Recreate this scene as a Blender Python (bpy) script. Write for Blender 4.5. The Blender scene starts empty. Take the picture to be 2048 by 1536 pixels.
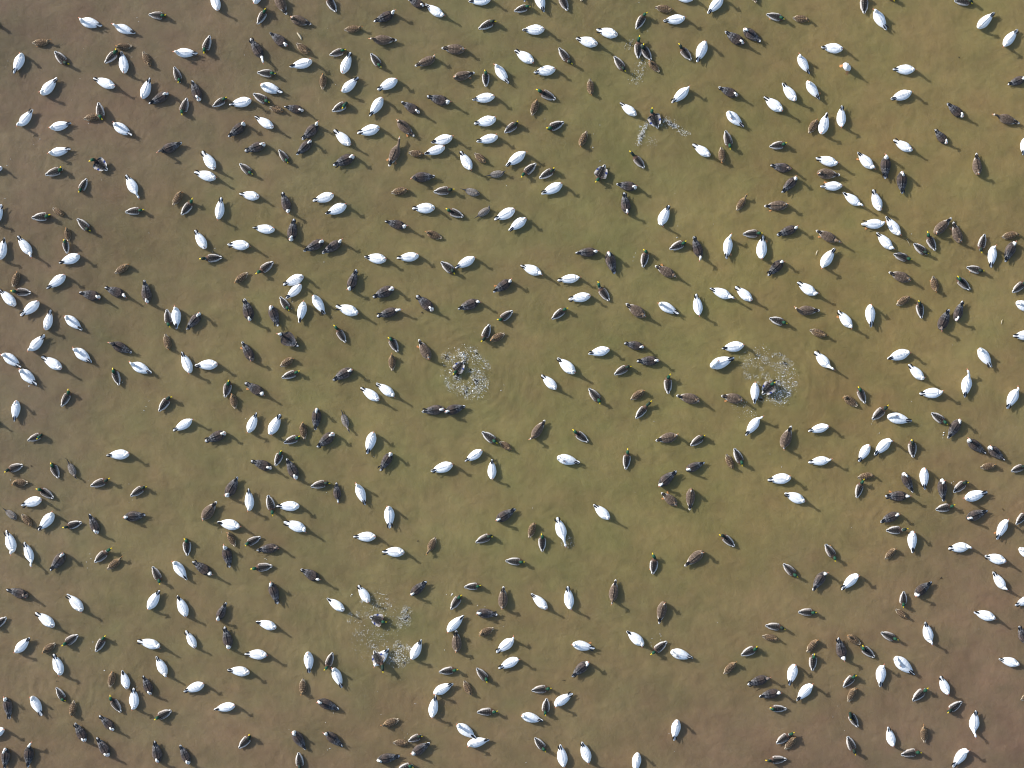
import bpy, math, random
import numpy as np
from mathutils import Vector, Matrix, Quaternion

random.seed(7)
rng = np.random.default_rng(7)
R = math.radians
scene = bpy.context.scene
COL = scene.collection

# ------------------------------------------------------------------ camera, sky, sun, exposure
S = 1.0 / 68.0            # metres per photo pixel at the water surface
CAM_H = 60.0
cam_d = bpy.data.cameras.new('camera')
cam = bpy.data.objects.new('camera', cam_d)
COL.objects.link(cam)
cam.location = (0, 0, CAM_H)
cam.rotation_euler = (0, 0, 0)
cam_d.sensor_width = 36.0
cam_d.lens = 36.0 * CAM_H / (2048 * S)
cam_d.clip_start = 1.0
cam_d.clip_end = 2000.0
scene.camera = cam

SUN_EL, SUN_AZ = R(25.5), math.atan2(-0.86, 0.51)      # azimuth clockwise from +Y
world = bpy.data.worlds.new('World')
scene.world = world
world.use_nodes = True
wn = world.node_tree
sky = wn.nodes.new('ShaderNodeTexSky')
sky.sky_type = 'NISHITA'
sky.sun_disc = False
sky.sun_elevation = SUN_EL
sky.sun_rotation = SUN_AZ % (2 * math.pi)
wn.links.new(sky.outputs[0], wn.nodes['Background'].inputs[0])
wn.nodes['Background'].inputs[1].default_value = 0.15

sun_d = bpy.data.lights.new('sun', 'SUN')
sun_d.energy = 4.3
sun_d.angle = R(0.9)
sun_d.color = (1.0, 0.968, 0.92)
sun = bpy.data.objects.new('sun', sun_d)
COL.objects.link(sun)
to_sun = Vector((math.sin(SUN_AZ) * math.cos(SUN_EL), math.cos(SUN_AZ) * math.cos(SUN_EL), math.sin(SUN_EL)))
sun.rotation_euler = (-to_sun).to_track_quat('-Z', 'Y').to_euler()
sun.location = to_sun * 80

scene.view_settings.view_transform = 'Standard'
scene.view_settings.look = 'None'
scene.view_settings.exposure = 0.35
scene.view_settings.gamma = 1.0
scene.view_settings.use_curve_mapping = False
scene.cycles.filter_width = 1.05

# ------------------------------------------------------------------ materials
def new_mat(name):
    m = bpy.data.materials.new(name)
    m.use_nodes = True
    nt = m.node_tree
    return m, nt, nt.nodes['Principled BSDF']

def plumage(name, noise_scale, dark, light, detail=6.0, rough=0.75, streak=0.0, bump=0.35, spec=0.25):
    """vertex colour of the feathers, broken up by fine feather mottling"""
    m, nt, bs = new_mat(name)
    at = nt.nodes.new('ShaderNodeAttribute'); at.attribute_name = 'Col'
    tc = nt.nodes.new('ShaderNodeTexCoord')
    oi = nt.nodes.new('ShaderNodeObjectInfo')
    mp = nt.nodes.new('ShaderNodeMapping'); mp.inputs['Scale'].default_value = (0.55, 1.3, 1.0)
    add = nt.nodes.new('ShaderNodeVectorMath'); add.operation = 'ADD'
    sc = nt.nodes.new('ShaderNodeVectorMath'); sc.operation = 'SCALE'; sc.inputs[0].default_value = (13, 7, 5)
    nt.links.new(oi.outputs['Random'], sc.inputs['Scale'])
    nt.links.new(tc.outputs['Object'], mp.inputs['Vector'])
    nt.links.new(mp.outputs[0], add.inputs[0]); nt.links.new(sc.outputs[0], add.inputs[1])
    no = nt.nodes.new('ShaderNodeTexNoise')
    no.inputs['Scale'].default_value = noise_scale
    no.inputs['Detail'].default_value = detail
    no.inputs['Roughness'].default_value = 0.62
    nt.links.new(add.outputs[0], no.inputs['Vector'])
    mr = nt.nodes.new('ShaderNodeMapRange')
    mr.inputs['From Min'].default_value = 0.33; mr.inputs['From Max'].default_value = 0.67
    mr.inputs['To Min'].default_value = dark; mr.inputs['To Max'].default_value = light
    nt.links.new(no.outputs['Fac'], mr.inputs['Value'])
    mx = nt.nodes.new('ShaderNodeVectorMath'); mx.operation = 'SCALE'
    nt.links.new(at.outputs['Color'], mx.inputs[0]); nt.links.new(mr.outputs[0], mx.inputs['Scale'])
    nt.links.new(mx.outputs[0], bs.inputs['Base Color'])
    bs.inputs['Roughness'].default_value = rough
    bs.inputs['Specular IOR Level'].default_value = spec
    bp = nt.nodes.new('ShaderNodeBump'); bp.inputs['Strength'].default_value = bump; bp.inputs['Distance'].default_value = 0.006
    nt.links.new(no.outputs['Fac'], bp.inputs['Height'])
    nt.links.new(bp.outputs[0], bs.inputs['Normal'])
    return m

MAT = {
    'W': plumage('white_plumage', 22, 0.86, 1.08),
    'B': plumage('slate_plumage', 34, 0.40, 1.45),
    'M': plumage('drake_plumage', 40, 0.78, 1.22, spec=0.35),
    'H': plumage('mottled_plumage', 42, 0.30, 1.75),
    'G': plumage('brown_plumage', 36, 0.62, 1.42),
    'P': plumage('grey_plumage', 44, 0.55, 1.45),
}

def plain(name, rgb, rough=0.5, spec=0.4):
    m, nt, bs = new_mat(name)
    no = nt.nodes.new('ShaderNodeTexNoise'); no.inputs['Scale'].default_value = 60
    rp = nt.nodes.new('ShaderNodeValToRGB')
    rp.color_ramp.elements[0].position = 0.3; rp.color_ramp.elements[1].position = 0.7
    rp.color_ramp.elements[0].color = (*[c * 0.8 for c in rgb], 1)
    rp.color_ramp.elements[1].color = (*[min(1, c * 1.15) for c in rgb], 1)
    nt.links.new(no.outputs['Fac'], rp.inputs[0]); nt.links.new(rp.outputs[0], bs.inputs['Base Color'])
    bs.inputs['Roughness'].default_value = rough
    bs.inputs['Specular IOR Level'].default_value = spec
    return m

MB = {
    'W': plain('pink_bill', (0.62, 0.22, 0.13)),
    'B': plain('pink_bill', (0.62, 0.24, 0.16)),
    'M': plain('yellow_bill', (0.80, 0.58, 0.015), 0.4),
    'H': plain('orange_bill', (0.40, 0.17, 0.05)),
    'G': plain('orange_bill', (0.66, 0.30, 0.16)),
    'P': plain('grey_bill', (0.06, 0.07, 0.09)),
}
M_BLACK = plain('black_feather', (0.010, 0.012, 0.016), 0.6, 0.3)
M_FOOT = plain('orange_foot', (0.56, 0.25, 0.09))
M_FEATHER = plain('pale_feather', (0.55, 0.47, 0.33), 0.8)
M_TWIG = plain('wet_twig', (0.035, 0.026, 0.018), 0.5)

def droplet_mat():
    m, nt, bs = new_mat('splashed_water')
    bs.inputs['Base Color'].default_value = (0.86, 0.86, 0.83, 1)
    bs.inputs['Roughness'].default_value = 0.12
    bs.inputs['Alpha'].default_value = 0.72
    bs.inputs['Specular IOR Level'].default_value = 0.9
    return m
M_DROP = droplet_mat()
def foam_mat():
    m, nt, bs = new_mat('thin_foam')
    bs.inputs['Base Color'].default_value = (0.80, 0.80, 0.76, 1)
    bs.inputs['Roughness'].default_value = 0.5
    tc = nt.nodes.new('ShaderNodeTexCoord')
    no = nt.nodes.new('ShaderNodeTexNoise'); no.inputs['Scale'].default_value = 26; no.inputs['Detail'].default_value = 5; no.inputs['Distortion'].default_value = 1.0
    mr = nt.nodes.new('ShaderNodeMapRange'); mr.inputs['From Min'].default_value = 0.50; mr.inputs['From Max'].default_value = 0.80
    mr.inputs['To Min'].default_value = 0.0; mr.inputs['To Max'].default_value = 0.42
    nt.links.new(tc.outputs['Object'], no.inputs['Vector']); nt.links.new(no.outputs['Fac'], mr.inputs['Value']); nt.links.new(mr.outputs[0], bs.inputs['Alpha'])
    return m
M_FOAM = foam_mat()

# ------------------------------------------------------------------ bird survey: tail tip and bill tip of every bird,
# read off enlargements (origin of the enlargement in photo pixels, 4.8 x) ; W white goose, B dark goose with white head,
# M green-headed drake, H brown hen, G brown goose, P grey long-tailed duck. flags: k head laid back, u upended,
# d head down, z climbing on another bird, f orange foot showing, x wings held half open
SURVEY = {
(0,0): """W 980 245 745 185;W 1300 318 1070 230;H 305 412 495 395 f;W 130 705 205 505;M 520 490 655 635;H 1268 440 1105 445;
M 1005 605 1132 478;W 1165 490 1195 710;H 1370 490 1440 640;W 895 748 1115 835;W 548 745 385 910;W 320 1050 160 1218;
W 1440 745 1360 940;M 945 985 980 1168 z;H 800 1142 965 1100;W 682 1180 462 1225;W 1268 1302 1078 1180;W 678 1430 453 1472;
M -170 150 6 258""",
(300,0): """M -15 138 155 150;W 590 -95 655 112;W 1060 -165 1000 48;G 1312 142 1195 -85;G 1548 232 1342 160;M 1030 232 1115 82;
B 1150 312 1328 448;B 962 368 1108 608;H 1400 412 1525 512;W 1340 640 1560 578;W 458 510 218 492;M 575 338 512 514;M 230 638 287 798;
B 402 772 472 968;M 1028 695 1208 705;W 1273 887 1058 808;B -10 995 177 887;M 355 938 298 1105;M 600 1024 737 936;W 760 1003 980 953;
M 988 897 1150 988;H 1142 1028 1282 1062;B 1288 1020 1472 1058;W 1005 1118 1188 1225;B 750 1312 918 1168;B 308 1368 62 1462;B 908 1452 1103 1378;
B 1460 1342 1630 1168;B 1405 1485 1545 1342""",
(600,0): """M 346 114 240 -62;B 708 210 928 102;H 420 287 607 262;G 932 386 662 370;M 283 528 442 473;W 487 500 403 703;M 678 510 778 650;
G 1102 632 1318 538;H 217 860 220 702;W 562 740 397 883;W 742 862 933 755;W 668 1115 787 928;M 308 1068 455 985 k;B 972 975 1152 1080;
B 1218 922 1453 988;B 1035 -8 1192 55;W 1200 40 1395 163;W 325 1245 490 1398;W 548 1283 768 1215;G 1098 1310 928 1145 f;W 1258 1368 1480 1308;
W 1192 1478 1388 1408;H 1038 1463 1188 1480""",
(900,0): """W 178 15 398 -12;W 715 20 735 -200;M 613 107 772 53;W 902 118 830 -112;M 1128 102 1043 -85;H 1270 12 1190 -150;M 273 277 442 192;
W 692 288 907 273;G -82 460 148 472;W 1208 368 1418 418;W 1407 282 1612 332;W 620 482 818 598;M 1045 457 1168 628;M 345 833 340 668;
G 238 695 30 740 f;W 565 803 428 605;W 803 695 1012 657;M 1015 953 827 855;H 785 1110 837 950;H 1343 752 1357 917;W 212 955 428 918;
W 230 1190 453 1135;W 253 1360 467 1303;M 522 1273 658 1165;M 1093 1168 925 1240;H 1315 1255 1242 1412""",
(1200,0): """W 690 -50 905 -20;H 528 67 708 92;M 345 280 442 108;W 608 200 828 165;W 1032 130 1188 -40;H 1500 28 1440 -150;B 1200 300 1388 418;
B 1545 400 1383 268;M 368 562 370 338;M 490 578 395 422;H 573 690 465 577;M 137 537 248 688;M 878 575 750 420;W 928 597 1015 388;
W 688 988 868 822;B 1138 835 1328 915;W 190 988 352 1102;M 560 1232 478 1035 x;W 1378 1218 1228 1072 k;M 1205 1250 1258 1432;W 887 1382 1062 1492;
H 1165 1408 1180 1570""",
(1500,0): """M 158 135 335 180 f;H 408 170 582 183;M 1097 132 1100 -65;W 1312 288 1190 68;M 1290 -130 1392 10;W 685 450 898 462;W 572 708 463 505;
W 950 625 875 690 u;W 310 795 452 970;W 668 955 555 772 f;W 132 930 325 1065;H 565 1282 648 1140;W 742 1080 688 1293;W 880 1012 882 1235;
M 188 1408 355 1378""",
(1728,0): """M 868 5 1055 15;W 1252 118 1100 265;W 1478 278 1325 465;W 277 662 502 660;W 255 952 468 877;B 1385 812 1560 740;B 795 990 962 1115;
G 1495 1185 1232 1088;B 680 1242 808 1372;W 282 1342 470 1442;W 1522 1488 1570 1310""",
(0,300): """M 1032 195 862 62 x;M 432 238 610 177;M 830 272 755 408;W 1208 238 1332 472 d;W 15 518 -60 700;H 498 555 612 628;M 302 650 487 628;
M 738 657 868 785;M 1198 595 1383 572;H 655 878 635 742;M 645 993 623 850 z;W 165 825 312 1038;W 40 842 -8 1050;W 565 1085 767 1008;
H 1098 1183 1240 1093;H 118 1317 175 1165;M 300 1370 105 1355;W -10 1335 138 1493;W 447 1328 628 1193;B 760 1367 973 1420;
B 1003 1320 1228 1408;B 1385 1247 1413 1483;W -150 190 -15 170""",
(300,300): """W 500 8 622 188;M 858 128 985 238;M 1235 -5 1328 125;W 422 213 643 272;H 218 532 305 387;M 298 622 422 465;W 685 452 648 675;
W 857 420 1043 447;B 1272 402 1332 618;W 985 745 1203 767;B 1380 660 1347 875;W 428 767 530 948;W 742 905 973 915;M 693 1030 475 1043;
M 1183 1072 1017 1193;H 942 1175 805 1275;W 1277 1297 1468 1207;W 1305 1428 1450 1290;M 1247 1408 1338 1545""",
(600,300): """B 317 147 520 50;G 855 160 977 -130 f;B 1297 252 1055 263;H 872 410 1040 375;M 1283 402 1483 377;W 122 490 327 423;W 245 612 453 520;
W 1077 562 1293 550;M 1570 640 1400 567;B 815 683 1038 742;H 1365 847 1197 780;B 32 972 228 867;B 212 992 418 855;W 618 1025 833 1052;
W 928 1042 1137 1013;M 1352 1072 1493 1185;B 543 1145 467 1358;B 697 1412 898 1320;B 1117 1395 1277 1540""",
(900,300): """W 98 10 208 198;H 232 28 347 122;W 535 152 735 3;P 335 250 540 213;M 828 127 677 258;M 857 273 1012 178;W 877 425 1080 322;
P 98 368 293 428;M 1488 140 1403 320 x;P 228 658 408 540;W 427 672 623 565;W 562 773 730 650;W 48 1133 247 1022;B 1203 990 1430 970;
W 677 1105 903 1195;W 1030 1252 1258 1217;B 413 1363 603 1237 f;W 1137 1437 1350 1397;M 1530 1448 1402 1268;B 75 1528 300 1438""",
(1200,300): """M 428 173 285 5 f;H 1163 -30 1182 133;B 157 328 357 357;B 230 407 263 622;W 665 530 565 745;H 1313 582 1420 420;M 1372 807 1560 795;
B 140 1190 77 967;M 412 1127 450 937;M 668 952 832 877;B 897 827 985 1073;W 1215 1048 1247 792 f;G 527 1110 740 1215 f;W 1055 1325 1303 1428;
W 1297 1310 1463 1443""",
(1500,300): """B 195 148 400 178;B 303 410 457 255;W 632 73 858 130;G 868 240 652 213;W 675 348 893 338 f;W 1032 20 1203 190 f;B 1298 280 1318 30;
B 1462 420 1467 200;W 890 405 1093 543;W 1180 378 1255 580;G 137 540 373 525 f;W 1065 712 1308 702 f;W 1305 635 1452 823;B 257 817 472 733;
G 632 770 878 890 f;W 1217 790 1388 965;W 122 820 108 1055 f;W 815 940 677 1143;B 173 1205 327 1050;W 450 1270 658 1398""",
(1728,300): """M 285 997 460 1055;G 235 1172 455 1247;H 313 1492 450 1403 f;G 1083 27 1102 243;G 842 650 682 805;G 858 687 932 890 f;M 475 897 615 1003 f;
M 688 965 602 785;M 1162 805 1112 990;H 1322 838 1503 793;B 1353 1075 1457 870;W 1223 1130 1255 900;M 987 1125 1153 1167 f;H 663 1207 702 1370 f;
M 1020 1343 888 1215;M 1425 1370 1570 1250""",
(0,600): """W 197 152 372 8;W 490 92 433 288;W 792 288 617 153;W 432 333 265 498;W 203 643 7 507;W 397 543 600 668;W 353 818 177 660;W 882 600 692 457;
B 1267 508 1037 403;W 1458 702 1232 603;M 1145 820 1083 653 f;M 587 1023 673 857;W 135 1168 150 965;M 262 1350 402 1290 k;W 1022 1490 1253 1478;
W -170 1130 -20 1190""",
(300,600): """M 160 87 182 268;W 255 280 240 50;B 348 285 480 125;H 145 322 177 483;W 303 497 388 710;W 430 628 653 615;B 907 -15 965 213;B 1230 255 1153 52;
W 1430 218 1478 0;B 1425 447 1220 307 x;B 883 397 985 588 f;H 1247 638 1378 553;M 1263 747 1438 683;M 718 935 762 767;H 817 1048 783 897;
B 910 793 1105 918 f;M 82 1070 198 910 f;W 222 1258 428 1133;W 1023 1080 937 1283;W 1253 1095 1137 1303;B 527 1358 730 1273;H 1482 1340 1458 1163;
M 1283 1373 1443 1310""",
(600,600): """W 240 138 122 -48;W 342 58 568 130;B 737 157 983 77;M 438 408 330 235;M 938 500 858 347;G 1137 377 1245 573 f;H 885 680 880 505;
B 312 767 508 658;W 582 840 765 968;W 730 797 920 933;B 1168 1072 1390 1043;B 1588 1018 1388 1077;P 393 1050 473 1280;B 147 1250 160 1037;
B 163 1413 327 1278;W 643 1478 707 1253""",
(900,600): """M 605 102 458 207;M 380 230 310 412;H 530 320 382 392;M 977 183 1128 67;W 1327 520 1533 473;W 1033 555 1207 708;W 877 717 1022 855;
M 1333 847 1453 993;G 913 1150 767 1358;M 1328 1363 1175 1248;M 307 1267 457 1378;H 475 1358 592 1440;M 135 583 34 718 x""",
(1200,600): """G 247 32 443 163;W 758 132 548 20;W 925 -60 958 163;B 230 415 423 452;B 352 590 573 580;M 137 718 298 623;M 655 903 652 702;H 293 958 430 863;
M 343 1138 493 962;G 732 915 965 967;G 1162 918 1378 963 f;W 1167 467 1383 433;W 1290 553 1070 635 k;W 1485 1000 1498 780;G 532 1352 760 1300;
M 868 1400 1010 1298;W 1400 1302 1560 1092""",
(1500,600): """G 672 100 412 100;M 187 175 358 228;W 847 97 992 275 f;W 1160 265 1160 42;H 573 288 750 350;W 622 495 810 690;M 118 905 238 775 xz;
H 1037 1023 892 912;M 1107 995 1042 832;M 1172 1150 1328 1007;W 1317 565 1543 495;W 557 1262 760 1210;G 398 1207 308 1443;W 1193 1488 1368 1322;
W 1046 1553 1152 1388""",
(1728,600): """M 555 178 530 2;B 820 88 728 303;B 947 7 887 203;W 1650 112 1465 16;W 1428 345 1650 330;W 427 617 585 768;W 532 900 775 888;
W 965 935 1022 652;W 1228 645 1108 452;W 1373 1045 1497 828;W 460 1165 240 1118 k;M 648 1083 808 1193;B 808 1330 937 1137;M 475 1513 460 1333;
B 1172 1473 980 1325;B 1353 1538 1197 1403""",
(0,900): """M 222 143 40 203;H 270 310 103 322;M 515 463 352 362;W 200 530 408 468;M 560 272 487 122;P 637 85 732 285;M 867 347 1062 277;M 1250 443 1402 340;
P 12 553 162 668;H 203 612 302 738;W 368 773 520 592;M 785 693 602 747;B 857 613 930 808;B 1397 625 1182 650;W 63 767 127 1010;W 232 882 314 1132;
B 483 1158 618 985;M 905 1080 1070 930;H 1025 1148 1182 1023;B 62 1338 265 1408;W 643 1382 793 1558""",
(300,900): """M 1203 153 1262 2;B 967 103 1168 180;B 1313 80 1405 280;B 843 257 727 453;W 945 367 955 593;M 1130 432 1185 633;W 1213 540 1430 540;
G 642 490 493 670;W 645 693 885 742;H 817 928 742 783;W 1282 688 1513 777;M 1063 833 907 912;M 358 1018 345 842;B 767 1130 708 902;B 1022 962 1240 935;
W 355 1250 212 1062;B 407 1070 600 1212;M 1175 1113 967 1143;M 22 1117 105 1288;W 93 1345 -25 1532;W 262 1393 345 1608;B 1228 1480 1150 1260""",
(600,900): """B 768 200 882 17;W 1257 208 1480 137;M 102 352 288 308;B 345 312 355 448 d;W 627 530 533 302;W 862 755 850 532;W 512 835 732 835;
W 787 975 1000 985;H 1303 838 1215 1013;B 7 1143 202 1260;W 557 1297 658 1468;W 256 1423 420 1547;B 1218 1260 1060 1397""",
(900,900): """W 143 110 308 5;W 402 87 402 283;W 1248 122 1035 75 k;B 630 568 437 685;H 760 848 810 693;M 885 978 885 802;W 1028 645 1118 948 d;
W 1375 522 1537 668;M 245 888 410 815;M 532 1065 720 1078;M 135 1317 300 1305;M 8 1533 107 1387;G 515 1305 505 1530;W 780 1378 937 1533;
W 1130 1307 1155 1550""",
(1200,900): """M 248 188 270 -18;B 1005 120 825 198;B 735 197 563 350;H 1213 37 1277 183;M 1287 -18 1372 153;G 587 407 743 530 f;G 862 580 880 368;
M 1295 928 1150 795;M 508 1195 535 982 f;G 812 1118 998 972;G 152 1242 115 1495""",
(1500,900): """W 560 120 798 92;W 170 290 403 268;W 328 413 530 495;H 1033 267 1205 235;M 1025 463 1082 270;M 722 902 835 1065 f;M 320 1092 458 1225;
B 602 1350 738 1157;W 880 1343 1045 1190""",
(1728,900): """B 470 410 380 217;W 585 380 585 167;B 762 495 755 275;M 860 408 997 292;B 202 443 453 445 f;W 1185 402 945 480;M 688 575 877 535;
B 1188 583 987 664;B 157 693 345 613;M 213 775 427 765;W 465 990 472 777;H 203 1048 313 942;W 1277 860 1387 650 f;W 805 950 1045 926;W 1160 1015 1370 1072;
W 1238 1170 1378 1360;B 648 1262 485 1408;M 385 1355 378 1513;H 1117 170 1275 145;M 1412 207 1560 150;M 1460 718 1570 590;W 1650 1060 1498 945;
W 1447 1492 1640 1420""",
(0,1216): """M 62 88 -70 190 f;W 340 42 513 183;W 288 282 137 432;H 533 338 398 433;M 750 258 595 362;M 915 423 1012 260;W 1317 315 1550 378;W 513 440 580 653;
H 1050 768 1082 608;W 1172 597 1215 783;B 1373 650 1442 838;M 538 762 622 903;W 1283 767 1280 988;M 1160 1003 1042 840;W 402 1038 290 847;H 710 887 680 1048;
B 93 1068 42 847;B 952 1033 1087 1180;B 718 1102 812 1290;W -155 1260 52 1155;B 45 1545 47 1347;B 265 1530 275 1267;B 928 1242 1037 1430""",
(300,1216): """W 58 462 157 678;W 342 213 428 388;B 718 177 757 405;W 1017 130 1208 195;W 908 443 1138 457;W 742 593 950 627;W 322 803 530 730;W 613 977 828 937;
M 208 983 42 1067;H 1467 678 1462 848;M 852 1348 975 1217;B 1493 1360 1360 1175;B 43 1272 75 1490;B 287 1312 370 1505;M 1425 1387 1442 1560;B 732 -52 640 127""",
(600,1216): """M 667 85 833 142 x;W 90 625 73 423;M 312 427 245 608;W 402 768 310 560;W 853 388 703 568;M 708 412 828 613 zx;W 1168 302 1070 498;M 1332 617 1518 590;
W 1473 723 1283 827;W 1300 837 1262 1058;B 373 973 157 893;B 407 1333 223 1183;H 953 1070 772 1142;M 1038 1283 1175 1225;H 888 1295 1040 1300;B 1248 1293 1067 1420;
B 958 1420 732 1470;M 930 1562 1092 1508""",
(900,1216): """W 133 70 -37 238;B 458 65 252 48;H 423 193 272 263;G 60 210 65 430;W 442 428 638 283;W 465 582 672 485;W 1390 388 1160 348 f;B 1168 658 1340 513;
M 253 578 370 712;H 133 697 202 842;M 783 795 975 770;W 1180 822 988 947;M 930 867 912 1035;W 893 1085 673 1035;M 258 1000 460 993;W 250 1252 52 1115;
W 378 1265 155 1320;M 812 1247 923 1380;W 1058 1307 1095 1535;W 1267 1282 1337 1495""",
(1200,1216): """G 565 153 617 -62;W 255 220 430 368;M 645 322 485 450;W 892 480 688 425 k;H 1188 637 1315 513;M 1355 457 1520 378;W 710 1275 747 1077;W 335 1592 365 1395""",
(1500,1216): """M 462 40 640 42;M 148 170 345 192;H 115 270 283 302;H 545 428 657 302;M 600 605 612 435;B 848 282 907 515;H 1067 352 932 258;M 1198 475 1060 362;
M 1257 238 1423 312;H 1397 12 1513 97;W 380 745 437 537;W 447 892 612 722;B 87 852 305 810;B -25 738 203 667;M 897 763 1018 637 f;H 943 905 1022 762;W 1250 760 1275 527;
M 355 970 185 967;M 1037 1145 955 1003 k;M 252 1305 425 1188;H 338 1363 442 1237;M 353 1452 145 1467;M 938 1232 1015 1412;W 1325 1140 1382 1335""",
(1728,1216): """W 585 130 655 360;W 1055 38 1268 102;B 1490 172 1560 345;W 1295 488 1498 547;W 485 638 305 483 k;W 735 652 817 835;M 465 893 612 762;M 943 897 797 1003;
W 1072 980 1057 1255;H 585 1298 578 1110;M 357 1412 553 1376;W 853 1530 1003 1342;H 1506 890 1640 820""",
}
birds = []
for (ox, oy), txt in SURVEY.items():
    for rec in txt.replace('\n', '').split(';'):
        f = rec.split()
        t = [float(v) / 4.8 for v in f[1:5]]
        birds.append(dict(k=f[0], tx=ox + t[0], ty=oy + t[1], bx=ox + t[2], by=oy + t[3], fl=f[5] if len(f) > 5 else ''))

def px(x, y, z=0.0):
    k = (CAM_H - z) / CAM_H
    return Vector(((x - 1024) * S * k, (768 - y) * S * k, z))

# ------------------------------------------------------------------ water surface
def smooth_noise(nx, ny, cells, seed):
    g = np.random.default_rng(seed).random((cells + 3, cells + 3))
    u = np.linspace(0, cells, nx, endpoint=False); v = np.linspace(0, cells, ny, endpoint=False)
    iu = u.astype(int); iv = v.astype(int); fu = u - iu; fv = v - iv
    fu = fu * fu * (3 - 2 * fu); fv = fv * fv * (3 - 2 * fv)
    a = g[np.ix_(iv, iu)]; b = g[np.ix_(iv, iu + 1)]; c = g[np.ix_(iv + 1, iu)]; d = g[np.ix_(iv + 1, iu + 1)]
    return (a * (1 - fu) + b * fu) * (1 - fv)[:, None] + (c * (1 - fu) + d * fu) * fv[:, None] - 0.5

def fbm(nx, ny, cells, octv, seed, gain=0.55):
    out = np.zeros((ny, nx)); amp = 1.0
    for o in range(octv):
        out += amp * smooth_noise(nx, ny, int(cells * 2 ** o), seed + o); amp *= gain
    return out

SPLASHES = [   # photo x, y of each patch of thrashed water, ripple strength
    (1300, 250, 1.0), (928, 745, 1.2), (1540, 760, 1.2), (755, 1255, 1.3), (1283, 115, 0.8), (1130, 1085, 0.8), (1320, 1290, 0.4), (190, 1105, 0.4), (205, 1290, 0.4),
    (1420, 400, 0.8), (1500, 560, 0.5), (1794, 1060, 0.7), (1760, 640, 0.4), (110, 1370, 0.7), (60, 330, 0.5), (480, 1260, 0.4), (560, 430, 0.4), (1560, 1000, 0.4), (1280, 1400, 0.35)]

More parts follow.
